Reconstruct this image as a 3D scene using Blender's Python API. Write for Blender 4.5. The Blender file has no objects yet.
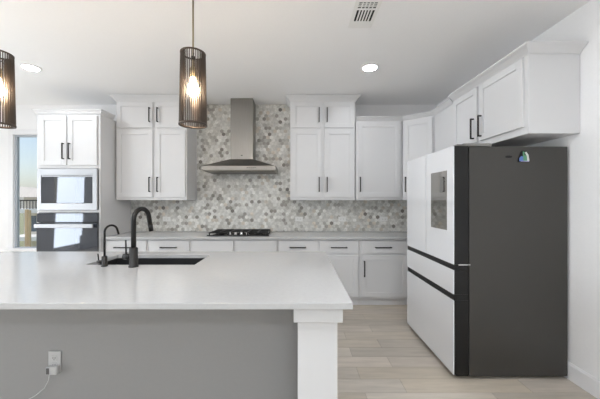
import bpy, bmesh, math, random
from mathutils import Vector, Matrix
random.seed(7)
S = bpy.context.scene
COL = S.collection
PI = math.pi
def lin(c):
    return c/12.92 if c <= .04045 else ((c+.055)/1.055)**2.4
def rgb(r, g, b): return (lin(r/255), lin(g/255), lin(b/255), 1)

# ------------------------------------------------------------ camera, light, exposure
cam = bpy.data.cameras.new('camera'); camo = bpy.data.objects.new('camera', cam); COL.objects.link(camo)
camo.location = (0, 0, 1.40); camo.rotation_euler = (PI/2, 0, 0)
cam.sensor_width = 36; cam.lens = 285/600*36; cam.shift_x = 2.5/600; cam.clip_start = .05; cam.clip_end = 300
S.camera = camo
S.view_settings.view_transform = 'Standard'; S.view_settings.look = 'None'
S.view_settings.gamma = 1; S.view_settings.use_curve_mapping = False
S.view_settings.exposure = 0.60
try:
    S.cycles.use_denoising = True
    S.cycles.max_bounces = 14; S.cycles.diffuse_bounces = 8; S.cycles.glossy_bounces = 6; S.cycles.transparent_max_bounces = 16
    S.cycles.sample_clamp_indirect = 6
except Exception: pass

w = bpy.data.worlds.new('sky'); S.world = w; w.use_nodes = True
nt = w.node_tree; bg = nt.nodes['Background']
sky = nt.nodes.new('ShaderNodeTexSky'); sky.sky_type = 'NISHITA'; sky.sun_disc = False
sky.sun_elevation = math.radians(42); sky.sun_rotation = math.radians(250); sky.air_density = 1.0; sky.dust_density = 2.0
hz = nt.nodes.new('ShaderNodeMix'); hz.data_type = 'RGBA'; hz.inputs[0].default_value = .5; hz.inputs[7].default_value = (2.1, 2.35, 2.6, 1)   # bright thin haze
nt.links.new(sky.outputs[0], hz.inputs[6]); nt.links.new(hz.outputs[2], bg.inputs[0]); bg.inputs[1].default_value = 0.165

sl = bpy.data.lights.new('sun', 'SUN'); sl.energy = 3; sl.angle = math.radians(1.0); sl.color = (1, .95, .88)
so = bpy.data.objects.new('sun', sl); COL.objects.link(so); so.location = (-12, 2, 8)
so.rotation_euler = Vector((.80, -.10, -.62)).to_track_quat('-Z', 'Y').to_euler()
def area(name, loc, direction, sx, sy, power, color=(1, 1, 1)):
    l = bpy.data.lights.new(name, 'AREA'); l.shape = 'RECTANGLE'; l.size = sx; l.size_y = sy; l.energy = power; l.color = color
    o = bpy.data.objects.new(name, l); COL.objects.link(o); o.location = loc
    o.rotation_euler = Vector(direction).to_track_quat('-Z', 'Y').to_euler()
    return o
# area lamps stand for daylight at openings behind and left of the camera
DAY = (.84, .92, 1.0)
def daylight(name, loc, direction, sx, sy, power, spread=150):
    o = area(name, loc, direction, sx, sy, power, DAY); o.data.spread = math.radians(spread); return o
# level lamps stand for skylight; upward-tilted ones are added to brighten the ceiling
daylight('rear_window_ceiling_fill', (-3.7, -4.44, 1.35), (0, 1, 3.2), 2.9, 2.0, 16, 110)  # added uplight, tilted at the ceiling to brighten it
daylight('rear_window_ceiling_fill', (.1, -4.44, 1.35), (0, 1, 3.2), 2.9, 2.0, 16, 110)  # second added ceiling uplight, on the right
daylight('left_door_skylight', (-5.96, -.22, 1.2), (1, 0, -.05), .9, 2.0, 34)
daylight('side_window_added_light', (-5.96, 1.5, 1.45), (1, 0, .1), 1.1, 1.6, 24)  # added fill lamp from the left, at an unseen window
daylight('dining_window_added_light', (-5.96, 3.2, 1.4), (1, 0, -.1), 1.4, 1.8, 2.5)  # added level lamp at the unseen dining window
daylight('dining_window_ceiling_fill', (-5.94, 3.2, 1.4), (1, -.6, .8), 1.4, 1.8, 8, 70)  # added narrow uplight that lifts the ceiling from the left

# ------------------------------------------------------------ materials
def mat(name, col, rough=.5, metal=0, spec=.5, coat=0, emis=None, estr=0):
    m = bpy.data.materials.new(name); m.use_nodes = True
    b = m.node_tree.nodes['Principled BSDF']
    b.inputs['Base Color'].default_value = col; b.inputs['Roughness'].default_value = rough
    b.inputs['Metallic'].default_value = metal; b.inputs['Specular IOR Level'].default_value = spec
    b.inputs['Coat Weight'].default_value = coat; b.inputs['Coat Roughness'].default_value = .03
    if emis: b.inputs['Emission Color'].default_value = emis; b.inputs['Emission Strength'].default_value = estr
    return m
def N(m, t, **k):
    n = m.node_tree.nodes.new(t)
    for a, v in k.items(): setattr(n, a, v)
    return n
def noise_tint(m, scale=(1, 1, 1), nscale=5, amount=.06, detail=4, attr=None, bump=0):
    """multiply the base colour by soft noise (and by a per-tile attribute)"""
    T = m.node_tree; L = T.links; b = T.nodes['Principled BSDF']
    base = tuple(b.inputs['Base Color'].default_value)
    tc = N(m, 'ShaderNodeTexCoord'); mp = N(m, 'ShaderNodeMapping'); mp.inputs['Scale'].default_value = scale
    L.new(tc.outputs['Object'], mp.inputs[0])
    nz = N(m, 'ShaderNodeTexNoise'); nz.inputs['Scale'].default_value = nscale; nz.inputs['Detail'].default_value = detail
    L.new(mp.outputs[0], nz.inputs[0])
    mr = N(m, 'ShaderNodeMapRange'); mr.inputs[1].default_value = .3; mr.inputs[2].default_value = .7
    mr.inputs[3].default_value = 1-amount; mr.inputs[4].default_value = 1+amount*.6
    L.new(nz.outputs['Fac'], mr.inputs[0])
    mx = N(m, 'ShaderNodeMix', data_type='RGBA', blend_type='MULTIPLY'); mx.inputs[0].default_value = 1
    L.new(mr.outputs[0], mx.inputs[7])
    if attr:
        a = N(m, 'ShaderNodeAttribute'); a.attribute_name = attr; L.new(a.outputs['Color'], mx.inputs[6])
    else: mx.inputs[6].default_value = base
    L.new(mx.outputs[2], b.inputs['Base Color'])
    if bump:
        bp = N(m, 'ShaderNodeBump'); bp.inputs['Strength'].default_value = bump; bp.inputs['Distance'].default_value = .002
        L.new(nz.outputs['Fac'], bp.inputs['Height']); L.new(bp.outputs[0], b.inputs['Normal'])
    return m
M = {}
M['wall'] = noise_tint(mat('wall_paint', rgb(242, 242, 243), .6), nscale=60, amount=.012, bump=.05)
M['ceiling'] = noise_tint(mat('ceiling_paint', rgb(244, 244, 244), .75), nscale=80, amount=.012, bump=.08)
M['trim'] = mat('trim_paint', rgb(234, 234, 236), .4)
M['cab'] = noise_tint(mat('cabinet_paint', rgb(217, 217, 218), .38), nscale=3, amount=.01)
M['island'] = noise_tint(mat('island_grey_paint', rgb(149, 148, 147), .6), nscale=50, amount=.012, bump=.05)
M['quartz'] = noise_tint(mat('white_quartz', rgb(192, 192, 192), .16, spec=.5), nscale=45, amount=.025, detail=6)
M['bronze'] = mat('dark_bronze', rgb(44, 40, 38), .38, metal=.6)
M['black'] = mat('matte_black', rgb(30, 28, 27), .35, metal=.3)
M['sink'] = noise_tint(mat('black_composite', rgb(34, 34, 35), .5), nscale=200, amount=.2)
M['steel'] = noise_tint(mat('brushed_steel', rgb(150, 147, 143), .36, metal=1), scale=(40, 1, 1), nscale=8, amount=.07)
M['steelH'] = noise_tint(mat('brushed_steel_band', rgb(150, 148, 144), .42, metal=1), scale=(1, 1, 40), nscale=8, amount=.07)
M['steelD'] = noise_tint(mat('brushed_steel_canopy', rgb(128, 125, 121), .42, metal=1), scale=(1, 40, 1), nscale=8, amount=.07)
M['filter'] = mat('steel_filter', rgb(110, 106, 100), .4, metal=.9)
M['steelL'] = mat('pale_steel', rgb(176, 177, 180), .4, metal=.55)
M['glassB'] = mat('smoked_oven_glass', rgb(66, 70, 78), .03, metal=.55, coat=1)
M['rod'] = mat('rod_bronze', rgb(74, 64, 56), .45, metal=.3)
M['cookglass'] = mat('black_glass', rgb(14, 14, 15), .12, coat=.6)
M['iron'] = mat('cast_iron', rgb(24, 24, 24), .55)
M['knob'] = mat('bright_knob', rgb(215, 213, 210), .22, metal=.8)
M['fwhite'] = mat('white_glass', rgb(228, 230, 234), .12, coat=.8)
M['fdark'] = mat('fridge_black', rgb(13, 12, 11), .4, metal=.2)
M['fbody'] = noise_tint(mat('fridge_charcoal', rgb(69, 67, 64), .36, metal=.35), nscale=2, amount=.03)
M['screen'] = mat('dark_screen_glass', rgb(150, 148, 144), .04, metal=.85, coat=1)
M['hinge'] = mat('grey_plastic', rgb(128, 126, 122), .5)
M['plastic'] = mat('white_plastic', rgb(236, 236, 234), .35)
M['plasticG'] = mat('grey_plastic_pale', rgb(190, 190, 190), .4)
M['slot'] = mat('dark_slot', rgb(28, 28, 28), .7)
M['slotM'] = mat('metering_slot', rgb(90, 88, 88), .5)
M['brass'] = mat('aged_brass', rgb(150, 138, 112), .35, metal=.7)
M['bulb'] = mat('glowing_bulb', rgb(255, 240, 214), .3, emis=rgb(255, 228, 194), estr=110)
M['lens'] = mat('downlight_lens', rgb(255, 255, 255), .4, emis=(.88, .935, 1, 1), estr=66)
M['lens_added'] = mat('added_downlight_lens', rgb(255, 255, 255), .4, emis=(.88, .935, 1, 1), estr=200)  # stronger glow for the added unseen downlights
M['hextile'] = noise_tint(mat('marble_hex_tile', rgb(200, 200, 196), .28), nscale=28, amount=.20, detail=5, attr='tint')
M['grout'] = mat('pale_grout', rgb(206, 203, 196), .8)
M['plank'] = noise_tint(mat('wood_look_tile', rgb(200, 190, 178), .42), scale=(1.2, 9, 1), nscale=2.6, amount=.13, detail=8, attr='tint')
M['grey_win'] = mat('window_vinyl_grey', rgb(176, 182, 190), .5)
M['timber'] = noise_tint(mat('raw_timber', rgb(214, 188, 150), .7), scale=(12, 12, 1), nscale=4, amount=.18)
M['timberD'] = noise_tint(mat('raw_timber_brown', rgb(176, 140, 98), .7), scale=(12, 12, 1), nscale=4, amount=.18)
M['stucco'] = noise_tint(mat('beige_stucco', rgb(216, 210, 200), .85), nscale=8, amount=.08)
M['shingle'] = noise_tint(mat('grey_shingle', rgb(196, 190, 184), .9), nscale=14, amount=.25)
M['hwin'] = mat('house_window_glass', rgb(92, 104, 116), .1)
M['grass'] = noise_tint(mat('dry_grass', rgb(132, 136, 104), .95), nscale=3, amount=.3)
M['mag'] = {}
for k, c in {'blue': (96, 128, 196), 'green': (92, 150, 116), 'pale': (206, 212, 206), 'lilac': (176, 168, 214)}.items():
    M['mag'][k] = mat('magnet_'+k, rgb(*c), .4)
g = bpy.data.materials.new('window_glass'); g.use_nodes = True
T = g.node_tree; T.nodes.clear()
o_ = T.nodes.new('ShaderNodeOutputMaterial'); mx = T.nodes.new('ShaderNodeMixShader'); tr = T.nodes.new('ShaderNodeBsdfTransparent')
gl = T.nodes.new('ShaderNodeBsdfGlossy'); gl.inputs['Roughness'].default_value = .01; fr = T.nodes.new('ShaderNodeFresnel'); fr.inputs[0].default_value = 1.2
tr.inputs[0].default_value = (.97, .98, .98, 1)
T.links.new(fr.outputs[0], mx.inputs[0]); T.links.new(tr.outputs[0], mx.inputs[1]); T.links.new(gl.outputs[0], mx.inputs[2]); T.links.new(mx.outputs[0], o_.inputs[0])
M['glass'] = g

# ------------------------------------------------------------ helpers
class B:
    """collects shapes in world coordinates (optionally through a frame matrix) and links them as ONE mesh"""
    def __init__(s, frame=None): s.bm = bmesh.new(); s.F = frame
    def _x(s, vs):
        if s.F is not None: bmesh.ops.transform(s.bm, matrix=s.F, verts=vs)
    def box(s, x0, x1, y0, y1, z0, z1):
        vs = [s.bm.verts.new((x, y, z)) for x in (x0, x1) for y in (y0, y1) for z in (z0, z1)]
        for f in ((0, 1, 3, 2), (4, 6, 7, 5), (0, 4, 5, 1), (2, 3, 7, 6), (0, 2, 6, 4), (1, 5, 7, 3)): s.bm.faces.new([vs[i] for i in f])
        s._x(vs); return s
    def hexa(s, pts):
        """eight points: bottom ring of four, top ring of four"""
        vs = [s.bm.verts.new(p) for p in pts]
        for f in ((3, 2, 1, 0), (4, 5, 6, 7), (0, 1, 5, 4), (1, 2, 6, 5), (2, 3, 7, 6), (3, 0, 4, 7)): s.bm.faces.new([vs[i] for i in f])
        s._x(vs); return s
    def prism(s, pts, z0, z1):
        n = len(pts)
        a = [s.bm.verts.new((p[0], p[1], z0)) for p in pts]; b = [s.bm.verts.new((p[0], p[1], z1)) for p in pts]
        s.bm.faces.new(a[::-1]); s.bm.faces.new(b)
        for i in range(n): s.bm.faces.new((a[i], a[(i+1) % n], b[(i+1) % n], b[i]))
        s._x(a+b); return s
    def cyl(s, p0, p1, r0, r1=None, n=20, cap=True):
        r1 = r0 if r1 is None else r1
        return s.tube([p0, p1], [r0, r1], n, cap)
    def tube(s, pts, r, n=12, cap=True):
        pts = [Vector(p) for p in pts]
        rs = r if isinstance(r, (list, tuple)) else [r]*len(pts)
        rings = []; vs = []
        t0 = (pts[1]-pts[0]).normalized()
        up = Vector((0, 0, 1)) if abs(t0.z) < .9 else Vector((1, 0, 0))
        u = t0.cross(up).normalized()
        for i, p in enumerate(pts):
            if i == 0: t = pts[1]-pts[0]
            elif i == len(pts)-1: t = pts[i]-pts[i-1]
            else: t = (pts[i+1]-pts[i]).normalized()+(pts[i]-pts[i-1]).normalized()
            t.normalize(); u = (u-t*u.dot(t)).normalized(); v = t.cross(u)
            ring = [s.bm.verts.new(p+(u*math.cos(2*PI*k/n)+v*math.sin(2*PI*k/n))*rs[i]) for k in range(n)]
            rings.append(ring); vs += ring
        for a, b in zip(rings, rings[1:]):
            for k in range(n): s.bm.faces.new((a[k], a[(k+1) % n], b[(k+1) % n], b[k])).smooth = True
        if cap: s.bm.faces.new(rings[0][::-1]); s.bm.faces.new(rings[-1])
        s._x(vs); return s
    def lathe(s, c, prof, n=32, closed=False):
        vs = []; rings = []
        for (r, z) in prof:
            if r < 1e-6: ring = [s.bm.verts.new((c[0], c[1], c[2]+z))]
            else: ring = [s.bm.verts.new((c[0]+r*math.cos(2*PI*k/n), c[1]+r*math.sin(2*PI*k/n), c[2]+z)) for k in range(n)]
            rings.append(ring); vs += ring
        prs = list(zip(rings, rings[1:])) + ([(rings[-1], rings[0])] if closed else [])
        for a, b in prs:
            for k in range(n):
                k2 = (k+1) % n
                if len(a) == 1 and len(b) == 1: continue
                if len(a) == 1: f = s.bm.faces.new((a[0], b[k2], b[k]))
                elif len(b) == 1: f = s.bm.faces.new((a[k], a[k2], b[0]))
                else: f = s.bm.faces.new((a[k], a[k2], b[k2], b[k]))
                f.smooth = True
        s._x(vs); return s
    def sweep(s, path, prof, side=1):
        """mitred moulding: path = (x,y) points, prof = (outset, z) points; outset to the right of travel * side"""
        P = [Vector((p[0], p[1])) for p in path]; rings = []
        for i, p in enumerate(P):
            ns = []
            if i > 0: d = (P[i]-P[i-1]).normalized(); ns.append(Vector((d.y, -d.x))*side)
            if i < len(P)-1: d = (P[i+1]-P[i]).normalized(); ns.append(Vector((d.y, -d.x))*side)
            if len(ns) == 2: m = (ns[0]+ns[1]).normalized(); k = 1/max(.3, m.dot(ns[0]))
            else: m = ns[0]; k = 1
            rings.append([s.bm.verts.new((p.x+m.x*o*k, p.y+m.y*o*k, z)) for o, z in prof])
        n = len(prof)
        for a, b in zip(rings, rings[1:]):
            for j in range(n): s.bm.faces.new((a[j], a[(j+1) % n], b[(j+1) % n], b[j]))
        s.bm.faces.new(rings[0][::-1]); s.bm.faces.new(rings[-1])
        s._x([v for r in rings for v in r]); return s
    def build(s, name, m, parent=None, bevel=0, seg=2):
        bmesh.ops.recalc_face_normals(s.bm, faces=s.bm.faces)
        root = parent
        while root is not None and root.parent: root = root.parent
        if root is not None: bmesh.ops.translate(s.bm, vec=-root.location, verts=s.bm.verts)
        me = bpy.data.meshes.new(name); s.bm.to_mesh(me); s.bm.free()
        me.materials.append(m)
        o = bpy.data.objects.new(name, me); COL.objects.link(o); o.parent = parent
        if bevel:
            md = o.modifiers.new('bevel', 'BEVEL'); md.width = bevel; md.segments = seg; md.limit_method = 'ANGLE'; md.angle_limit = .6
            md.harden_normals = False
        return o
def thing(name, label, cat, loc, group=None):
    o = bpy.data.objects.new(name, None); COL.objects.link(o); o.location = loc; o.empty_display_size = .1
    o['label'] = label; o['category'] = cat
    if group: o['group'] = group
    return o
def tag(o, label, cat, group=None):
    o['label'] = label; o['category'] = cat
    if group: o['group'] = group
    return o
def struct(o): o['kind'] = 'structure'; return o
def copy_tree(o, parent=None):
    c = o.copy(); COL.objects.link(c); c.parent = parent
    for ch in list(o.children):
        copy_tree(ch, c)
    return c
def frame(ox, oy, ux, uy):
    """local x runs along the cabinet face, local -y points out of the face"""
    u = Vector((ux, uy, 0)).normalized(); n = Vector((uy, -ux, 0)).normalized()   # outward
    return Matrix(((u.x, -n.x, 0, ox), (u.y, -n.y, 0, oy), (0, 0, 1, 0), (0, 0, 0, 1)))
def door(F, x0, x1, z0, z1, parent, st=.06, slab=False, name='door', d=.02):
    b = B(F)
    if slab: b.box(x0, x1, -d, 0, z0, z1)
    else:
        b.box(x0+.01, x1-.01, -.010, 0, z0+.01, z1-.01)
        b.box(x0, x0+st, -d, 0, z0, z1); b.box(x1-st, x1, -d, 0, z0, z1)
        b.box(x0+st, x1-st, -d, 0, z0, z0+st); b.box(x0+st, x1-st, -d, 0, z1-st, z1)
    return b.build(name, M['cab'], parent, bevel=.0018)
def pull(F, x, z, parent, L=.205, vert=True, d=.02, t=.0065):
    b = B(F); so_ = d+.030
    if vert:
        b.box(x-t, x+t, -so_-t, -so_+t, z-L/2, z+L/2)
        for q in (-1, 1): b.box(x-t*.9, x+t*.9, -so_, -d, z+q*(L/2-t)-t, z+q*(L/2-t)+t)
    else:
        b.box(x-L/2, x+L/2, -so_-t, -so_+t, z-t, z+t)
        for q in (-1, 1): b.box(x+q*(L/2-t)-t, x+q*(L/2-t)+t, -so_, -d, z-t*.9, z+t*.9)
    return b.build('handle', M['bronze'], parent, bevel=.0015, seg=1)
def crown(path, z0, z1, out, parent, side=1):
    h = z1-z0
    prof = [(-.002, z0), (.006, z0), (.010, z0+.12*h), (.018, z0+.25*h), (out*.55, z0+.52*h), (out*.85, z0+.72*h), (out*.92, z0+.80*h), (out, z0+.82*h), (out, z1), (-.002, z1)]
    return B().sweep(path, prof, side).build('crown_moulding', M['cab'], parent)

# ------------------------------------------------------------ the room
XL, XR, YB, YF, ZC = -6.0, 2.12, 4.33, -4.5, 2.84
# floor of plank tiles laid along x, with a third offset
fb = bmesh.new(); lay = fb.loops.layers.float_color.new('tint')
def fbox(x0, x1, y0, y1, z0, z1, col):
    vs = [fb.verts.new((x, y, z)) for x in (x0, x1) for y in (y0, y1) for z in (z0, z1)]
    for f in ((0, 1, 3, 2), (4, 6, 7, 5), (0, 4, 5, 1), (2, 3, 7, 6), (0, 2, 6, 4), (1, 5, 7, 3)):
        fc = fb.faces.new([vs[i] for i in f])
        for l in fc.loops: l[lay] = col
RW, PL = .158, .914
y = 2.223-RW*44; r = 0
plank_cols = [(196, 186, 172), (202, 192, 180), (190, 181, 169), (206, 197, 185), (199, 188, 172)]
while y < YB:
    y0, y1 = max(y, YF), min(y+RW, YB)
    if y1 > y0:
        off = .49 if r % 2 == 0 else .795
        x = off-PL*9
        while x < XR:
            a, b_ = max(x, XL), min(x+PL, XR)
            if b_-a > .01:
                c = random.choice(plank_cols); k = random.uniform(.97, 1.03)
                cc = rgb(*[min(255, v*k) for v in c])
                fbox(a+.0014, b_-.0014, y0+.0014, y1-.0014, -.008, 0, cc)
            x += PL
    y += RW; r += 1
fbox(XL-.12, XR+.12, YF-.12, YB+.12, -.12, -.0022, rgb(156, 146, 134))
me = bpy.data.meshes.new('floor'); fb.normal_update(); fb.to_mesh(me); fb.free(); me.materials.append(M['plank'])
fl = bpy.data.objects.new('floor', me); COL.objects.link(fl); struct(fl)
struct(B().box(XL-.12, XR+.12, YF-.12, YB+.12, ZC, ZC+.12).build('ceiling', M['ceiling']))
# walls with openings
def wall_y(name, y0, y1, x0, x1, openings):
    b = B(); xs = x0
    for (a, c, za, zb) in sorted(openings):
        b.box(xs, a, y0, y1, -.12, ZC); b.box(a, c, y0, y1, -.12, za); b.box(a, c, y0, y1, zb, ZC); xs = c
    b.box(xs, x1, y0, y1, -.12, ZC)
    return struct(b.build(name, M['wall']))
W1 = (-4.315, -3.52, .66, 2.385)
wb = wall_y('wall_back', YB, YB+.078, XL-.12, XR+.12, [W1])
wall_y('wall_rear', YF-.12, YF, XL-.12, XR+.12, [(-5.2, -2.2, .3, 2.4), (-1.4, 1.6, .3, 2.4)])
struct(B().box(XR, XR+.12, YF, YB, -.12, ZC).build('wall_right', M['wall']))
b = B(); b.box(XL-.12, XL, YF, -.6, -.12, ZC); b.box(XL-.12, XL, 2.1, 2.45, -.12, ZC); b.box(XL-.12, XL, 3.95, YB, -.12, ZC); b.box(XL-.12, XL, 2.45, 3.95, -.12, .5); b.box(XL-.12, XL, 2.45, 3.95, 2.35, ZC); b.box(XL-.12, XL, -.6, .25, 2.3, ZC); b.box(XL-.12, XL, -.6, .25, -.12, .06); b.box(XL-.12, XL, .25, .9, -.12, ZC); b.box(XL-.12, XL, .9, 2.1, -.12, .6); b.box(XL-.12, XL, .9, 2.1, 2.3, ZC)
struct(b.build('wall_left', M['wall']))
def baseboard(name, path, side=1):
    prof = [(0.0, 0.001), (.014, 0.001), (.014, .118), (.010, .124), (.008, .132), (0, .132)]
    return struct(B().sweep(path, prof, side).build(name, M['trim']))
baseboard('baseboard_right', [(XR, 2.9), (XR, YF)], 1)
baseboard('baseboard_back', [(XL, YB), (-3.36, YB)], 1)
baseboard('baseboard_left', [(XL, YF), (XL, -.68)], 1)

# windows
def window(name, x0, x1, z0, z1, y, inward, mull=0, casing=True, frame_mat='grey_win'):
    """window in a wall running along x; inward = -1 when the room lies at smaller y"""
    root = bpy.data.objects.new(name, None); COL.objects.link(root); root.location = ((x0+x1)/2, y, z0); struct(root)
    b = B(); f = .026 if not mull else .055; ya, yb = sorted((y-inward*.02, y-inward*.07))
    b.box(x0, x0+f, ya, yb, z0, z1); b.box(x1-f, x1, ya, yb, z0, z1); b.box(x0+f, x1-f, ya, yb, z1-f, z1); b.box(x0+f, x1-f, ya, yb, z0, z0+f*.5)
    for k in range(mull): xm = x0+(x1-x0)*(k+1)/(mull+1); b.box(xm-.04, xm+.04, ya, yb, z0+f*.5, z1-f)
    b.build('window_frame', M[frame_mat], root, bevel=.003)
    B().box(x0+f, x1-f, (ya+yb)/2-.003, (ya+yb)/2+.003, z0+f*.5, z1-f).build('window_glass', M['glass'], root)
    if casing:
        c = B(); t = .012; a0, a1 = sorted((y+inward*.001, y+inward*t))
        c.box(x0-.07, x0, a0, a1, z0, z1+.08); c.box(x1, x1+.07, a0, a1, z0, z1+.08); c.box(x0, x1, a0, a1, z1, z1+.08)
        c.build('window_casing', M['trim'], root, bevel=.002)
        a0, a1 = sorted((y+inward*.001, y+inward*.05))
        B().box(x0-.09, x1+.09, a0, a1, z0-.03, z0).build('window_sill', M['trim'], root, bevel=.003)
    return root
window('window_1', W1[0], W1[1], W1[2], W1[3], YB, -1, 0)
window('window_2', -5.2, -2.2, .3, 2.4, YF, 1, 2, frame_mat='trim')
window('window_3', -1.4, 1.6, .3, 2.4, YF, 1, 2, frame_mat='trim')
def side_opening(name, y0, y1, z0, z1, nm):
    root = bpy.data.objects.new(name, None); COL.objects.link(root); root.location = (XL, (y0+y1)/2, z0); struct(root); f = .06
    b = B(); b.box(XL-.10, XL-.04, y0, y0+f, z0, z1); b.box(XL-.10, XL-.04, y1-f, y1, z0, z1)
    b.box(XL-.10, XL-.04, y0+f, y1-f, z1-f, z1); b.box(XL-.10, XL-.04, y0+f, y1-f, z0, z0+f)
    b.build(nm+'_frame', M['trim'], root, bevel=.003)
    B().box(XL-.073, XL-.067, y0+f, y1-f, z0+f, z1-f).build(nm+'_glass', M['glass'], root)
side_opening('door_1', -.6, .25, .06, 2.3, 'door')
side_opening('added_window_5', .9, 2.1, .6, 2.3, 'window')  # unseen window added for more light from the left
root = bpy.data.objects.new('added_window_4', None); COL.objects.link(root); root.location = (XL, 3.2, .5); struct(root)  # unseen dining window added to light the ceiling and left side
b = B()
for (a, c) in ((2.45, 2.51), (3.17, 3.23), (3.89, 3.95)): b.box(XL-.10, XL-.04, a, c, .5, 2.35)
b.box(XL-.10, XL-.04, 2.51, 3.89, 2.29, 2.35); b.box(XL-.10, XL-.04, 2.51, 3.89, .5, .56)
b.build('window_frame', M['trim'], root, bevel=.003)
B().box(XL-.073, XL-.067, 2.51, 3.89, .56, 2.29).build('window_glass', M['glass'], root)

# backsplash: one mesh of hexagonal marble mosaic, tint of its own per tile
hb = bmesh.new(); lay = hb.loops.layers.float_color.new('tint')
cols = [((218, 217, 212), 34), ((230, 229, 225), 28), ((206, 204, 198), 16), ((190, 188, 181), 8), ((168, 164, 158), 5), ((152, 148, 141), 3), ((214, 206, 194), 6), ((132, 127, 121), 1)]
pool = [c for c, n in cols for _ in range(n)]
R = .0310; dx = R*math.sqrt(3); dy = R*1.5
def clip(poly, ax, val, keep_less):
    out = []
    for i in range(len(poly)):
        p, q = poly[i], poly[(i+1) % len(poly)]
        ip = (p[ax] <= val) if keep_less else (p[ax] >= val); iq = (q[ax] <= val) if keep_less else (q[ax] >= val)
        if ip: out.append(p)
        if ip != iq:
            t = (val-p[ax])/(q[ax]-p[ax]); out.append((p[0]+t*(q[0]-p[0]), p[1]+t*(q[1]-p[1])))
    return out
regions = [(-2.52, -1.527, .918, 1.388), (-1.527, -.103, .918, ZC-.002), (-.103, XR-.004, .918, 1.388)]
def hexes(x0, x1, z0, z1, yw):
    j = int((z0-.9)/dy)-1
    while .9+j*dy < z1+R:
        i = int((x0+3)/dx)-2
        while -3+i*dx < x1+dx:
            cx = -3+(i+.5*(j % 2))*dx; cz = .9+j*dy
            rr = R-.0011
            poly = [(cx+rr*math.sin(k*PI/3), cz+rr*math.cos(k*PI/3)) for k in range(6)]
            for a in ((0, x0, False), (0, x1, True), (1, z0, False), (1, z1, True)):
                poly = clip(poly, *a)
                if len(poly) < 3: break
            if len(poly) >= 3:
                rs = random.Random(i*7919+j*104729+11)
                c = rs.choice(pool); k = rs.uniform(.94, 1.05); col = rgb(*[min(255, v*k) for v in c])
                f = [hb.verts.new((p[0], yw-.010, p[1])) for p in poly]; bk = [hb.verts.new((p[0], yw-.002, p[1])) for p in poly]
                fs = [hb.faces.new(f)]+[hb.faces.new((f[q], bk[q], bk[(q+1) % len(f)], f[(q+1) % len(f)])) for q in range(len(f))]
                for fc in fs:
                    for l in fc.loops: l[lay] = col
            i += 1
        j += 1
for rg in regions: hexes(*rg, YB)
bmesh.ops.recalc_face_normals(hb, faces=hb.faces)
me = bpy.data.meshes.new('hex_tile'); hb.to_mesh(me); hb.free(); me.materials.append(M['hextile'])
ht = bpy.data.objects.new('backsplash_tile', me); COL.objects.link(ht); ht.parent = wb
b = B()
for (x0, x1, z0, z1) in regions: b.box(x0, x1, YB-.0085, YB-.0002, z0, z1)
b.build('tile_grout', M['grout'], wb)

# ------------------------------------------------------------ upper cabinets on the back wall
FU = 3.95           # face of the upper cabinet boxes
def FB(x, y=FU): return frame(x, y, 1, 0)
def tall_upper(x0, x1, label, cx, yback=YB-.012):
    t = thing('wall_cabinet', label, 'cabinet', ((x0+x1)/2, (FU+yback)/2, 1.392), 'tall stacked wall cabinets beside the range hood')
    B().box(x0, x1, FU, yback, 1.392, 2.755).build('body', M['cab'], t, bevel=.0015)
    F = FB(0); g = .020
    for (a, c, sgn) in ((x0+g, cx-.020, 1), (cx+.020, x1-g, -1)):
        d1 = door(F, a, c, 2.392, 2.742, t, st=.055); hx = c-.035 if sgn > 0 else a+.035
        pull(F, hx, 2.565, d1, L=.20)
        d2 = door(F, a, c, 1.432, 2.364, t, st=.062); pull(F, hx, 1.607, d2, L=.205)
    crown([(x0, yback), (x0, FU), (x1, FU), (x1, yback)], 2.755, 2.834, .062, t)
    return t
U1 = tall_upper(-2.513, -1.531, 'tall white double-stacked wall cabinet left of the hood, beside the oven tower', -1.980)
R1 = tall_upper(-.101, .801, 'tall white double-stacked wall cabinet right of the hood, reaching the ceiling', .352)
# single cabinet right of it
t = thing('wall_cabinet', 'shorter white single-door wall cabinet right of the tall stacked one', 'cabinet', (1.13, 4.13, 1.392))
B().box(.808, 1.450, FU, YB-.012, 1.392, 2.49).build('body', M['cab'], t, bevel=.0015)
d = door(FB(0), .832, 1.418, 1.432, 2.462, t, st=.062); pull(FB(0), .862, 1.607, d)
crown([(.808, FU), (1.440, FU)], 2.49, 2.545, .052, t)
# diagonal corner cabinet
A = (1.458, 3.95); C = (1.775, 3.70)
t = thing('corner_cabinet', 'white diagonal-fronted corner wall cabinet above the far end of the fridge', 'cabinet', (1.85, 4.05, 1.392))
B().prism([A, C, (XR-.004, 3.70), (XR-.004, YB-.012), (1.458, YB-.012)], 1.392, 2.49).build('body', M['cab'], t, bevel=.0015)
Fd = frame(A[0], A[1], C[0]-A[0], C[1]-A[1]); Ld = math.hypot(C[0]-A[0], C[1]-A[1])
d = door(Fd, .018, Ld-.018, 1.432, 2.462, t, st=.06); pull(Fd, .05, 1.607, d)
crown([(A[0]+.003, A[1]), C], 2.49, 2.545, .050, t)
# right wall cabinet beyond the fridge cabinet
Fr = lambda x: frame(x, 0, 0, -1)      # local x = -world y, faces -x
t = thing('wall_cabinet', 'plain white wall cabinet between diagonal corner cabinet and over-fridge cabinet', 'cabinet', (1.95, 3.43, 1.392))
B().box(1.775, XR-.004, 3.166, 3.692, 1.392, 2.49).build('body', M['cab'], t, bevel=.0015)
d = door(Fr(1.775), -3.676, -3.186, 1.432, 2.462, t, slab=True, name='door', d=.004)
crown([(1.775, 3.690), (1.775, 3.232)], 2.49, 2.545, .050, t)
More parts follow.
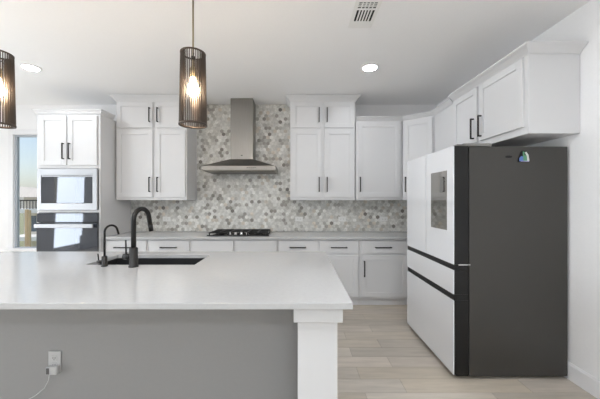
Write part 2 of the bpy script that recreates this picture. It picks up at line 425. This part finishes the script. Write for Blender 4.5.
# over-fridge cabinet
t = thing('wall_cabinet', 'white two-door cabinet on the right wall above the fridge', 'cabinet', (1.92, 2.65, 1.896))
B().box(1.730, XR-.004, 2.135, 3.158, 1.896, 2.49).build('body', M['cab'], t, bevel=.0015)
F = Fr(1.730)
d = door(F, -3.135, -2.722, 1.952, 2.478, t, st=.06); pull(F, -2.765, 2.085, d, L=.20)
d = door(F, -2.690, -2.172, 1.952, 2.478, t, st=.06); pull(F, -2.652, 2.085, d, L=.20)
crown([(1.730, 3.158), (1.730, 2.135), (XR-.004, 2.135)], 2.49, 2.552, .062, t)

# ------------------------------------------------------------ oven tower with built-in appliances
x0, x1, yf, yb = -3.345, -2.53, 3.66, YB-.004
t = thing('oven_cabinet', 'tall white oven tower cabinet holding the microwave and wall oven', 'cabinet', ((x0+x1)/2, 4.0, 0))
b = B(); b.box(x0, x0+.022, yf, yb, 0.0, 2.49); b.box(x1-.022, x1, yf, yb, 0.0, 2.49)
b.box(x0+.022, x1-.022, yf, yb, 1.80, 2.49); b.box(x0+.022, x1-.022, yf, yb, 1.232, 1.262); b.box(x0+.022, x1-.022, yf, yb, .09, .49)
b.box(x0+.022, x1-.022, yb-.02, yb, .49, 1.80); b.box(x0+.022, x1-.022, yf+.06, yb, 0, .09)
b.build('body', M['cab'], t, bevel=.0015)
F = frame(0, yf, 1, 0)
xm = -2.945
d = door(F, x0+.045, xm-.010, 1.838, 2.470, t); pull(F, xm-.040, 2.016, d, L=.205)
d = door(F, xm+.010, x1-.035, 1.838, 2.470, t); pull(F, xm+.040, 2.016, d, L=.205)
d = door(F, x0+.03, x1-.03, .12, .46, t, slab=True, name='drawer'); pull(F, xm, .40, d, vert=False)
crown([(x0, yb), (x0, yf), (x1, yf), (x1, 3.90)], 2.49, 2.55, .040, t)
# microwave
ax, bx = -3.318, -2.556
t = thing('built_in_microwave', 'built-in microwave with wide pale steel trim above the wall oven', 'microwave', ((ax+bx)/2, 3.8, 1.268))
B().box(ax+.02, bx-.02, 3.664, 4.08, 1.272, 1.788).build('body', M['fdark'], t)
b = B(); y0, y1 = 3.630, 3.658; gx0, gx1, gz0, gz1 = -3.268, -2.612, 1.352, 1.712
b.box(ax, gx0, y0, y1, 1.266, 1.794); b.box(gx1, bx, y0, y1, 1.266, 1.794); b.box(gx0, gx1, y0, y1, 1.266, gz0); b.box(gx0, gx1, y0, y1, gz1, 1.794)
b.build('trim_frame', M['steelL'], t, bevel=.002)
dm = B().box(gx0+.004, gx1-.004, 3.636, 3.657, gz0+.004, gz1-.026).build('door_glass', M['glassB'], t)
B().box(gx0+.004, gx1-.004, 3.634, 3.657, gz1-.020, gz1-.006).build('handle_strip', M['steelL'], t)
B().box(gx1-.105, gx1-.099, 3.6335, 3.6355, gz0+.02, gz1-.04).build('control_divider', M['fdark'], dm)
# wall oven
t = thing('wall_oven', 'built-in wall oven with smoked glass door and bright bar handle below microwave', 'oven', ((ax+bx)/2, 3.8, .50))
B().box(ax+.02, bx-.02, 3.664, 4.2, .505, 1.222).build('body', M['fdark'], t)
B().box(ax-.006, bx+.006, 3.634, 3.660, 1.112, 1.224).build('control_panel', M['glassB'], t, bevel=.002)
dm = B().box(ax-.006, bx+.006, 3.628, 3.660, .505, 1.102).build('door', M['glassB'], t, bevel=.002)
b = B().box(ax+.01, bx-.018, 3.572, 3.592, 1.042, 1.092)
for xx in (ax+.05, bx-.06): b.box(xx-.012, xx+.012, 3.592, 3.628, 1.052, 1.082)
b.build('handle', M['steelL'], dm, bevel=.004)

# ------------------------------------------------------------ base cabinets and worktop
FBY = 3.73
def base_cab(x0, x1, label, fronts, doors, group='white base cabinets along the back wall'):
    t = thing('base_cabinet', label, 'cabinet', ((x0+x1)/2, 4.0, 0), group)
    B().box(x0, x1, FBY, YB-.012, .10, .880).build('body', M['cab'], t, bevel=.001)
    B().box(x0, x1, FBY+.055, YB-.05, 0.0, .10).build('toe_kick', M['cab'], t)
    F = frame(0, FBY, 1, 0)
    for (a, c, hd) in fronts:
        d = door(F, a, c, .700, .860, t, slab=True, name='drawer' if hd else 'false_front')
        if hd: pull(F, (a+c)/2+hd-1, .778, d, L=.212, vert=False)
    for (a, c, hs) in doors:
        d = door(F, a, c, .130, .672, t)
        pull(F, a+.04 if hs < 0 else c-.04, .50, d, L=.205)
    return t
g = .018
base_cab(-2.524, -1.955, 'white base cabinet with one drawer next to the oven tower', [(-2.50, -1.955-g, .965)], [(-2.50, -1.955-g, 1)])
base_cab(-1.953, -1.395, 'white base cabinet with one drawer, second from the oven tower', [(-1.953+g, -1.395-g, 1)], [(-1.953+g, -1.395-g, 1)])
base_cab(-1.393, -.262, 'white base cabinet under the cooktop with two handleless false drawer fronts', [(-1.393+g, -.835, 0), (-.805, -.262-g, 0)], [(-1.393+g, -.835, 1), (-.805, -.262-g, -1)])
base_cab(-.260, .808, 'wide white base cabinet with two drawers, right of the cooktop', [(-.260+g, .252, 1), (.288, .808-g, 1)], [(-.260+g, .252, 1), (.288, .808-g, -1)])
base_cab(.810, 1.450, 'white base cabinet with drawer and door beside the fridge', [(.810+g, 1.450-g, .985)], [(.810+g, 1.450-g, -1)])
t = thing('base_cabinet', 'white corner base cabinet tucked behind the fridge', 'cabinet', (1.8, 3.8, 0))
b = B(); b.box(1.452, XR-.004, FBY, YB-.012, 0.0, .880); b.box(1.53, XR-.004, 3.15, FBY, .10, .880); b.box(1.585, XR-.004, 3.15, FBY, 0, .10)
b.build('body', M['cab'], t)
F = Fr(1.53); d = door(F, -3.71, -3.17, .13, .672, t); pull(F, -3.21, .5, d)
d = door(F, -3.71, -3.17, .70, .86, t, slab=True, name='drawer'); pull(F, -3.44, .778, d, vert=False)
o = B().prism([(-2.526, 3.68), (1.48, 3.68), (1.48, 3.15), (XR-.004, 3.15), (XR-.004, YB-.012), (-2.526, YB-.012)], .884, .914).build('worktop', M['quartz'], None, bevel=.002)
tag(o, 'white quartz worktop running along the back wall over the base cabinets', 'countertop')

# gas cooktop
t = thing('gas_cooktop', 'black glass gas cooktop with silver knobs set in the back worktop', 'cooktop', (-.79, 4.0, .914))
cx0, cx1, cy0, cy1 = -1.205, -.378, 3.775, 4.245
B().box(cx0, cx1, cy0, cy1, .9145, .930).build('glass_top', M['cookglass'], t, bevel=.004)
for (a, c) in ((cx0+.03, cx0+.29), (cx1-.29, cx1-.03), (-.905, -.675)):
    ya = cy0+.03 if a != -.905 else cy0+.13
    b = B(); tz = .962
    for yy in (ya, cy1-.03): b.box(a, c, yy-.006, yy+.006, tz-.012, tz)
    for xx in (a, c): b.box(xx-.006, xx+.006, ya, cy1-.03, tz-.012, tz)
    b.box((a+c)/2-.006, (a+c)/2+.006, ya, cy1-.03, tz-.012, tz)
    for k in (.27, .5, .73): yy = ya+(cy1-.03-ya)*k; b.box(a, c, yy-.005, yy+.005, tz-.012, tz)
    for xx in (a, c):
        for yy in (ya, cy1-.03): b.box(xx-.008, xx+.008, yy-.008, yy+.008, .930, tz)
    b.build('grate', M['iron'], t, bevel=.002)
for (bx_, by_) in ((cx0+.16, cy0+.13), (cx0+.16, cy0+.33), (cx1-.16, cy0+.13), (cx1-.16, cy0+.33), (-.79, cy0+.28)):
    B().lathe((bx_, by_, .930), [(0, 0), (.042, 0), (.042, .008), (.030, .010), (.030, .018), (0, .019)], 20).build('burner', M['iron'], t)
for k in range(4):
    kx = -.79+(k-1.5)*.078
    B().lathe((kx, cy0+.045, .930), [(0, 0), (.021, 0), (.021, .004), (.017, .006), (.0145, .030), (.012, .032), (0, .032)], 20).build('knob', M['knob'], t)

# range hood
t = thing('range_hood', 'stainless steel pyramid range hood with square chimney on the tiled wall', 'range hood', (-.793, 4.1, 1.78))
hx, hy0, hy1 = -.793, 3.83, YB-.011
B().box(hx-.159, hx+.159, 4.05, hy1, 1.97, ZC-.002).build('chimney', M['steel'], t, bevel=.002)
B().hexa([(hx-.492, hy0+.005, 1.854), (hx+.492, hy0+.005, 1.854), (hx+.492, hy1, 1.854), (hx-.492, hy1, 1.854),
          (hx-.165, 4.044, 1.972), (hx+.165, 4.044, 1.972), (hx+.165, hy1, 1.972), (hx-.165, hy1, 1.972)]).build('canopy', M['steelD'], t, bevel=.001)
band = B().box(hx-.50, hx+.50, hy0, hy1, 1.792, 1.854).build('band', M['steelH'], t, bevel=.003)
B().box(hx-.47, hx+.47, hy0+.03, hy1-.02, 1.781, 1.792).build('filter_panel', M['filter'], t)
for k in range(5): B().cyl((hx+.12+k*.026, hy0-.003, 1.828), (hx+.12+k*.026, hy0, 1.828), .006, n=12).build('button', M['fdark'], band)
B().box(hx-.012, hx+.012, 4.0485, 4.0499, 2.02, 2.032).build('badge', M['fdark'], t)

# outlets on the tiles
def outlet(cx, z, yw, label, horiz, group=None, pm='plastic'):
    t = thing('wall_outlet', label, 'outlet', (cx, yw, z), group)
    w_, h_ = (.058, .036) if horiz else (.036, .060)
    pl = B().box(cx-w_, cx+w_, yw-.006, yw-.0005, z-h_, z+h_).build('cover_plate', M[pm], t, bevel=.002)
    for q in (-1, 1):
        ox, oz = (cx+q*.020, z) if horiz else (cx, z+q*.020)
        B().box(ox-.016, ox+.016, yw-.0085, yw-.006, oz-.015, oz+.015).build('socket', M[pm], t, bevel=.002)
        b = B()
        if horiz:
            b.box(ox-.005, ox+.004, yw-.0092, yw-.0086, oz+.005, oz+.0075); b.box(ox-.005, ox+.004, yw-.0092, yw-.0086, oz-.0075, oz-.005)
        else:
            b.box(ox-.0075, ox-.005, yw-.0092, yw-.0086, oz-.002, oz+.007); b.box(ox+.005, ox+.0075, yw-.0092, yw-.0086, oz-.002, oz+.007)
            b.box(ox-.002, ox+.002, yw-.0092, yw-.0086, oz-.010, oz-.006)
        b.build('slots', M['slot'], t)
    return t
for (cx, lb) in ((-1.983, 'white outlet on the tiles under the left tall wall cabinet'), (.023, 'white outlet on the tiles, nearest to the cooktop'),
                 (.676, 'white outlet on the tiles between two others, under right tall cabinet'), (1.307, 'white outlet on the tiles, nearest to the fridge')):
    outlet(cx, 1.104, YB-.011, lb, True, 'outlets on the tiled backsplash')

# ------------------------------------------------------------ island
IX0, IX1, IY0, IY1 = -3.05, .260, 1.336, 2.665
SX0, SX1, SY0, SY1 = -1.585, -.768, 2.125, 2.505
bm = bmesh.new()
xs = [IX0, SX0, SX1, IX1]; ys = [IY0, SY0, SY1, IY1]
def gridface(z, flip):
    V = [[bm.verts.new((x, y, z)) for y in ys] for x in xs]
    for i in range(3):
        for j in range(3):
            if (i, j) == (1, 1): continue
            f = [V[i][j], V[i+1][j], V[i+1][j+1], V[i][j+1]]; bm.faces.new(f[::-1] if flip else f)
    return V
top = gridface(.914, False); bot = gridface(.884, True)
def rim(idx):
    for k in range(len(idx)):
        (a, b1), (c, d1) = idx[k], idx[(k+1) % len(idx)]
        bm.faces.new((top[a][b1], bot[a][b1], bot[c][d1], top[c][d1]))
rim([(0, 0), (1, 0), (2, 0), (3, 0), (3, 1), (3, 2), (3, 3), (2, 3), (1, 3), (0, 3), (0, 2), (0, 1)])
rim([(1, 1), (1, 2), (2, 2), (2, 1)])
bw = B(); bw.bm.free(); bw.bm = bm
o = bw.build('island_worktop', M['quartz'], None, bevel=.002)
tag(o, 'large white quartz island worktop in the foreground with a sink cutout', 'countertop')
t = thing('kitchen_island', 'grey-painted island base with white square corner post at its right end', 'kitchen island', (-1.4, 2.0, 0))
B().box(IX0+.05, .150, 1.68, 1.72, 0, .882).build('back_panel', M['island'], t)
B().box(.150, .185, 1.60, 2.62, 0, .882).build('end_panel', M['cab'], t); B().box(IX0+.05, IX0+.085, 1.722, 2.62, 0, .882).build('end_panel', M['cab'], t)
b = B(); b.box(IX0+.09, .148, 2.60, 2.62, .10, .882); b.box(IX0+.09, .148, 2.54, 2.56, 0, .10); b.build('front_face', M['cab'], t)
F = frame(0, 2.62, -1, 0)
n = 6; wdt = (.148-(IX0+.09))/n
for k in range(n):
    a = -.148+k*wdt; d = door(F, a+.012, a+wdt-.012, .13, .86, t); pull(F, a+.05, .72, d)
pst = B().box(.0015, .195, 1.39, 1.596, 0, .809).build('corner_post', M['cab'], t, bevel=.002)
B().box(-.018, .218, 1.367, 1.62, .809, .882).build('post_cap', M['cab'], pst, bevel=.002)
# island outlet with plugged-in adapter
ot = outlet(-1.428, .448, 1.68, 'white outlet on the grey island panel, with an adapter plugged in', False, None, 'plasticG')
t = thing('plug_adapter', 'small white plug-in adapter with grey face in the island outlet', 'adapter', (-1.42, 1.66, .42))
B().box(-1.458, -1.394, 1.648, 1.6705, .384, .430).build('body', M['plasticG'], t, bevel=.004)
B().box(-1.454, -1.436, 1.6465, 1.648, .388, .424).build('face', M['slotM'], t, bevel=.0006)
# a pale cord drooping away to the left
pts = [(-1.44, 1.655, .386), (-1.446, 1.655, .350), (-1.475, 1.66, .300), (-1.53, 1.664, .255), (-1.60, 1.667, .215), (-1.66, 1.669, .15), (-1.70, 1.66, .06), (-1.72, 1.64, .008)]
B().tube(pts, .0025, 8).build('cord', M['plasticG'], t)

# sink
t = thing('sink', 'black composite undermount sink in the island worktop', 'sink', (-1.176, 2.315, .67))
b = B(); wt = .012; z0, z1 = .665, .8835
b.box(SX0-wt, SX0, SY0-wt, SY1+wt, z0, z1); b.box(SX1, SX1+wt, SY0-wt, SY1+wt, z0, z1)
b.box(SX0, SX1, SY0-wt, SY0, z0, z1); b.box(SX0, SX1, SY1, SY1+wt, z0, z1); b.box(SX0, SX1, SY0, SY1, z0, z0+wt)
b.build('basin', M['sink'], t)
B().lathe((-1.176, 2.36, z0+wt), [(0, .001), (.03, .001), (.045, .003), (.05, .0005), (.05, 0), (0, 0)], 24).build('drain', M['steel'], t)

# faucets
def arc(p0, top_z, r, ang, n=18, sweep=PI, drop=0):
    """gooseneck: rises at p0, arches in the vertical plane of direction ang"""
    u = Vector((math.cos(ang), math.sin(ang), 0)); p = Vector(p0); pts = [p.copy()]
    zc = top_z-r; pts.append(Vector((p.x, p.y, zc)))
    for k in range(1, n+1):
        a = sweep*k/n; pts.append(Vector((p.x, p.y, zc))+u*(r-r*math.cos(a))+Vector((0, 0, r*math.sin(a))))
    last = pts[-1]; d = (pts[-1]-pts[-2]).normalized()
    if drop: pts.append(last+d*drop)
    return pts
fx, fy = -1.186, 2.062
t = thing('faucet', 'tall matte black gooseneck faucet, larger of the two on the island', 'faucet', (fx, fy, .914))
B().lathe((fx, fy, .9142), [(0, 0), (.034, 0), (.034, .006), (.0285, .008), (.0285, .135), (.020, .140), (0, .140)], 28).build('base', M['black'], t)
pts = arc((fx, fy, 1.045), 1.330, .080, math.radians(79), sweep=math.radians(172), drop=.055)
sp = B().tube(pts, .017, 18).build('spout', M['black'], t)
e = pts[-1]; dd = (pts[-1]-pts[-2]).normalized()
B().cyl(e, e+dd*.055, .0182, .0172, 18).build('spray_head', M['black'], sp)
hb_ = B().cyl((fx-.02, fy+.0, .985), (fx-.074, fy+.012, .985), .022, n=20).build('lever_hub', M['black'], t)
B().cyl((fx-.060, fy+.010, 1.004), (fx-.064, fy+.012, 1.105), .0055, .0055, 10).build('lever', M['black'], hb_)
fx, fy = -1.405, 2.075
t = thing('filter_faucet', 'small slim black gooseneck water faucet left of the larger one', 'faucet', (fx, fy, .914))
B().lathe((fx, fy, .9142), [(0, 0), (.023, 0), (.023, .005), (.0185, .007), (.0185, .072), (.009, .077), (0, .077)], 24).build('base', M['black'], t)
pts = arc((fx, fy, .985), 1.208, .048, math.radians(66), sweep=math.radians(168), drop=.035)
B().tube(pts, .0075, 12).build('spout', M['black'], t)
hb_ = B().cyl((fx-.015, fy, .945), (fx-.055, fy+.008, .945), .012, n=16).build('lever_hub', M['black'], t)
B().cyl((fx-.047, fy+.006, .955), (fx-.052, fy+.006, 1.005), .0045, .0045, 10).build('lever', M['black'], hb_)

# ------------------------------------------------------------ refrigerator
t = thing('refrigerator', 'four-door refrigerator with white glass fronts and charcoal side panel', 'refrigerator', (1.65, 2.66, 0))
y0, y1 = 2.21, 3.140; xf, xd, xb = 1.208, 1.325, 2.100
B().box(1.333, xb, y0+.003, y1-.003, .026, 1.812).build('body', M['fbody'], t, bevel=.006, seg=3)
for (px_, py_) in ((1.40, 2.28), (1.40, 3.04), (2.02, 2.28), (2.02, 3.04)): B().cyl((px_, py_, 0.0005), (px_, py_, .028), .02, n=14).build('foot', M['fdark'], t)
ym = 2.680
def fdoor(ya, yb_, za, zb, nm):
    d = B().box(xf+.008, xd, ya, yb_, za, zb).build(nm, M['fdark'], t, bevel=.002)
    B().box(xf, xf+.0078, ya, yb_, za+.001, zb-.001).build('glass_front', M['fwhite'], d, bevel=.001)
    return d
fdoor(ym+.006, y1, .895, 1.816, 'door')
nd = fdoor(y0, ym-.006, .895, 1.816, 'door')
sc = B().box(xf-.0016, xf-.0001, 2.303, 2.577, 1.152, 1.635).build('display_screen', M['screen'], nd, bevel=.0005)
fdoor(y0, y1, .664, .853, 'drawer'); fdoor(y0, y1, .040, .617, 'drawer')
b = B(); b.box(xf+.007, xd, y0+.002, y1-.001, .854, .894); b.box(xf+.007, xd, y0+.002, y1-.001, .618, .663); b.box(xf+.03, xd, ym-.0055, ym+.0055, .90, 1.812); b.build('handle_recess', M['fdark'], t)
b = B(); b.box(xf+.03, xd+.004, y0+.01, y1-.01, .026, .040); b.build('kick_strip', M['fdark'], t)
b = B(); b.box(1.295, 1.515, 2.222, 2.32, 1.8165, 1.838); b.box(1.245, 1.294, 2.225, 2.29, 1.8165, 1.832); b.build('hinge_cover', M['hinge'], t, bevel=.003)
B().box(1.295, 1.515, 3.0, 3.105, 1.8165, 1.838).build('hinge_cover', M['hinge'], t, bevel=.003)
b = B()
for zz in (.893,): b.box(xd-.075, 1.34, y0-.001, y0+.006, zz-.004, zz+.004)
b.build('hinge', M['plasticG'], t)
# magnets on its side panel
my = y0+.003
t = thing('fridge_magnet', 'small colourful blue, green and white magnet on the fridge side', 'magnet', (1.757, my, 1.69))
def M2(x, z): return (x, z)
Fm = Matrix(((1, 0, 0, 1.757), (0, 0, 1, my), (0, 1, 0, 1.690), (0, 0, 0, 1)))     # local z -> world y
B(Fm).prism([(-.046, 0), (.040, 0), (.040, .012), (.028, .062), (.014, .086), (-.020, .088), (-.030, .070), (-.046, .030)], -.008, -.0005).build('backing', M['fdark'], t)
for (pg, c) in (([(-.041, .006), (-.010, .006), (-.010, .040), (-.026, .046), (-.041, .030)], 'blue'), ([(-.012, .010), (.020, .008), (.016, .050), (-.014, .056), (-.016, .030)], 'green'),
                ([(.018, .010), (.036, .010), (.028, .056), (.012, .080), (.002, .074), (.015, .045)], 'pale'), ([(-.030, .003), (.034, .003), (.034, .010), (-.030, .010)], 'lilac'),
                ([(-.014, .058), (-.002, .056), (-.002, .080), (-.014, .080)], 'green')):
    B(Fm).prism(pg, -.0105, -.0078).build('patch_'+c, M['mag'][c], t)
o = B(Matrix(((1, 0, 0, 1.638), (0, 0, 1, my), (0, 1, 0, 1.731), (0, 0, 0, 1)))).prism([(.028*math.cos(k*PI/10), .010*math.sin(k*PI/10)) for k in range(20)], -.004, -.0005).build('oval_magnet', M['fdark'], None, bevel=.001)
tag(o, 'thin dark oval magnet left of the colourful magnet on the fridge', 'magnet')

# ------------------------------------------------------------ pendants
def pendant(cx, cy, label):
    t = thing('pendant_lamp', label, 'pendant lamp', (cx, cy, ZC), 'dark rod-cage pendant lamps over the island')
    zt, zb, rt, rb = 2.375, 1.892, .077, .086
    B().lathe((cx, cy, ZC-.03), [(0, .0295), (.06, .0295), (.06, .008), (.052, 0), (0, 0)], 28).build('ceiling_canopy', M['black'], t)
    B().cyl((cx, cy, zt-.03), (cx, cy, ZC-.028), .0058, n=12).build('stem', M['brass'], t)
    b = B(); n = 42
    for k in range(n):
        a = 2*PI*k/n; c_, s_ = math.cos(a), math.sin(a)
        p0 = Vector((cx+rb*c_, cy+rb*s_, zb)); p1 = Vector((cx+rt*c_, cy+rt*s_, zt))
        tn = Vector((-s_, c_, 0))*.0021; nr = Vector((c_, s_, 0))*.0035
        b.hexa([p0-tn-nr, p0+tn-nr, p0+tn+nr, p0-tn+nr, p1-tn-nr, p1+tn-nr, p1+tn+nr, p1-tn+nr])
    for (r_, z_, hh) in ((rb, zb, .012), (rt, zt-.008, .008)):
        b.lathe((cx, cy, z_), [(r_-.005, 0), (r_+.005, 0), (r_+.005, hh), (r_-.005, hh)], 42, closed=True)
    b.build('cage_shade', M['rod'], t)
    b = B(); zz = zt-.035
    for k in range(4):
        a = PI*k/2+.4; b.cyl((cx, cy, zz), (cx+.076*math.cos(a), cy+.076*math.sin(a), zz), .0028, n=8)
    b.lathe((cx, cy, zz-.010), [(0, 0), (.014, 0), (.014, .022), (0, .022)], 20)
    b.build('spider', M['bronze'], t)
    B().cyl((cx, cy, 2.28), (cx, cy, zz-.008), .007, n=12).build('inner_stem', M['brass'], t)
    B().lathe((cx, cy, 2.215), [(0, 0), (.020, 0), (.021, .05), (.017, .066), (0, .068)], 24).build('socket', M['brass'], t)
    B().lathe((cx, cy, 2.085), [(0, 0), (.018, .004), (.031, .020), (.036, .042), (.032, .066), (.020, .095), (.014, .128), (0, .1295)], 24).build('bulb', M['bulb'], t)
    return t
pendant(-.696, 1.90, 'black rod-cage pendant lamp hanging in front of the range hood')
pendant(-2.000, 1.90, 'black rod-cage pendant lamp cut off by the left edge')

# ------------------------------------------------------------ downlights and vent
def downlight(cx, cy, label, lens='lens', group='recessed ceiling lights'):
    t = thing('recessed_light', label, 'ceiling light', (cx, cy, ZC), group)
    B().lathe((cx, cy, ZC-.008), [(.072, .0075), (.095, .0075), (.095, .003), (.088, 0), (.076, 0), (.072, .003)], 40, closed=True).build('trim_ring', M['plastic'], t)
    B().lathe((cx, cy, ZC-.006), [(0, 0), (.0715, 0), (.0715, .005), (0, .005)], 40).build('lens', M[lens], t)
downlight(.79, 3.11, 'round recessed ceiling light above the walkway left of the fridge')
downlight(-2.91, 3.11, 'round recessed ceiling light above the oven tower side')
for (cx, cy) in ((.79, .75), (-1.06, .55), (-2.91, .75), (.79, -1.7), (-1.06, -1.7), (-2.91, -1.7)):  # unseen downlights added to brighten worktops, floor and ceiling
    downlight(cx, cy, 'unseen recessed ceiling light added to brighten the room', 'lens_added')
t = thing('ceiling_vent', 'white rectangular ceiling air vent with dark slats', 'air vent', (.52, 2.19, ZC))
vx0, vx1, vy0, vy1 = .423, .615, 1.96, 2.386
gx0, gx1, gy0, gy1 = .452, .588, 2.075, 2.297
b = B(); b.box(vx0, gx0, vy0, vy1, ZC-.006, ZC-.0005); b.box(gx1, vx1, vy0, vy1, ZC-.006, ZC-.0005)
b.box(gx0, gx1, vy0, gy0, ZC-.006, ZC-.0005); b.box(gx0, gx1, gy1, vy1, ZC-.006, ZC-.0005)
b.box(gx0, gx1, 2.142, 2.160, ZC-.006, ZC-.0005)
b.build('frame', M['plastic'], t, bevel=.001)
B().box(gx0, gx1, gy0, gy1, ZC-.002, ZC-.0004).build('duct_opening', M['slot'], t)
b = B(); n = 6
for k in range(1, n): xx = gx0+(gx1-gx0)*k/n; b.box(xx-.0055, xx+.0055, 2.158, gy1, ZC-.006, ZC-.0021)
b.build('long_slats', M['plastic'], t)
b = B()
for k in range(1, 5): xx = gx0+(gx1-gx0)*k/5; b.box(xx-.004, xx+.004, gy0, 2.138, ZC-.006, ZC-.0021)
for k in range(1, 4): yy = gy0+(2.138-gy0)*k/4; b.box(gx0, gx1, yy-.003, yy+.003, ZC-.0055, ZC-.0021)
b.build('grid_slats', M['plastic'], t)

# ------------------------------------------------------------ outside the window
struct(B().box(-60, 20, YB+.3, 80, -1.7, -1.6).build('ground', M['grass']))
struct(B().box(-60, XL-.2, -40, YB+.3, -.3, -.2).build('ground', M['grout']))
px, py = -(297.5-28)/285*5.6, 5.6
o = B().box(px-.045, px+.010, py-.02, py+.02, -1.6, 1.205).box(px+.011, px+.042, py-.015, py+.025, -1.6, 1.19).build('timber_post', M['timber'], None, bevel=.003)
tag(o, 'raw timber post standing just outside the left window', 'post')
def at(pxx, D): return (pxx-297.5)/285*D
D = 15.0
t = thing('neighbour_house', 'beige neighbouring house with balcony and grey roof outside the window', 'house', (at(27, D), D+2, -1.6))
xa, xb_ = at(2, D), at(60, D)
def zz(yp, DD=D): return 1.4-(yp-199.5)*DD/285
B().box(xa, xb_, D+1.2, D+6, -1.6, zz(197)).build('walls', M['stucco'], t)
B().hexa([(xa-.4, D+.7, zz(197)), (xb_+.4, D+.7, zz(197)), (xb_+.4, D+6.4, zz(197)), (xa-.4, D+6.4, zz(197)),
          (at(12, D+3), D+3.2, zz(186.5, D+3)), (at(19, D+3), D+3.2, zz(186.5, D+3)), (at(19, D+3), D+3.6, zz(186.5, D+3)), (at(12, D+3), D+3.6, zz(186.5, D+3))]).build('roof', M['shingle'], t)
for yp in (211, 239):
    B().box(xa, xb_, D, D+1.2, zz(yp+2), zz(yp-2)).build('balcony_slab', M['trim'], t)
b = B(); b.box(xa, xb_, D, D+.05, zz(201), zz(199.8))
n = int((xb_-xa)/.16)
for k in range(n+1): xx = xa+(xb_-xa)*k/n; b.box(xx-.012, xx+.012, D+.01, D+.035, zz(209), zz(201))
b.build('railing', M['bronze'], t)
for k in range(6):
    xx = xa+.3+k*1.0
    B().box(xx, xx+.42, D+1.16, D+1.2, zz(234), zz(217)).build('window', M['hwin'], t)
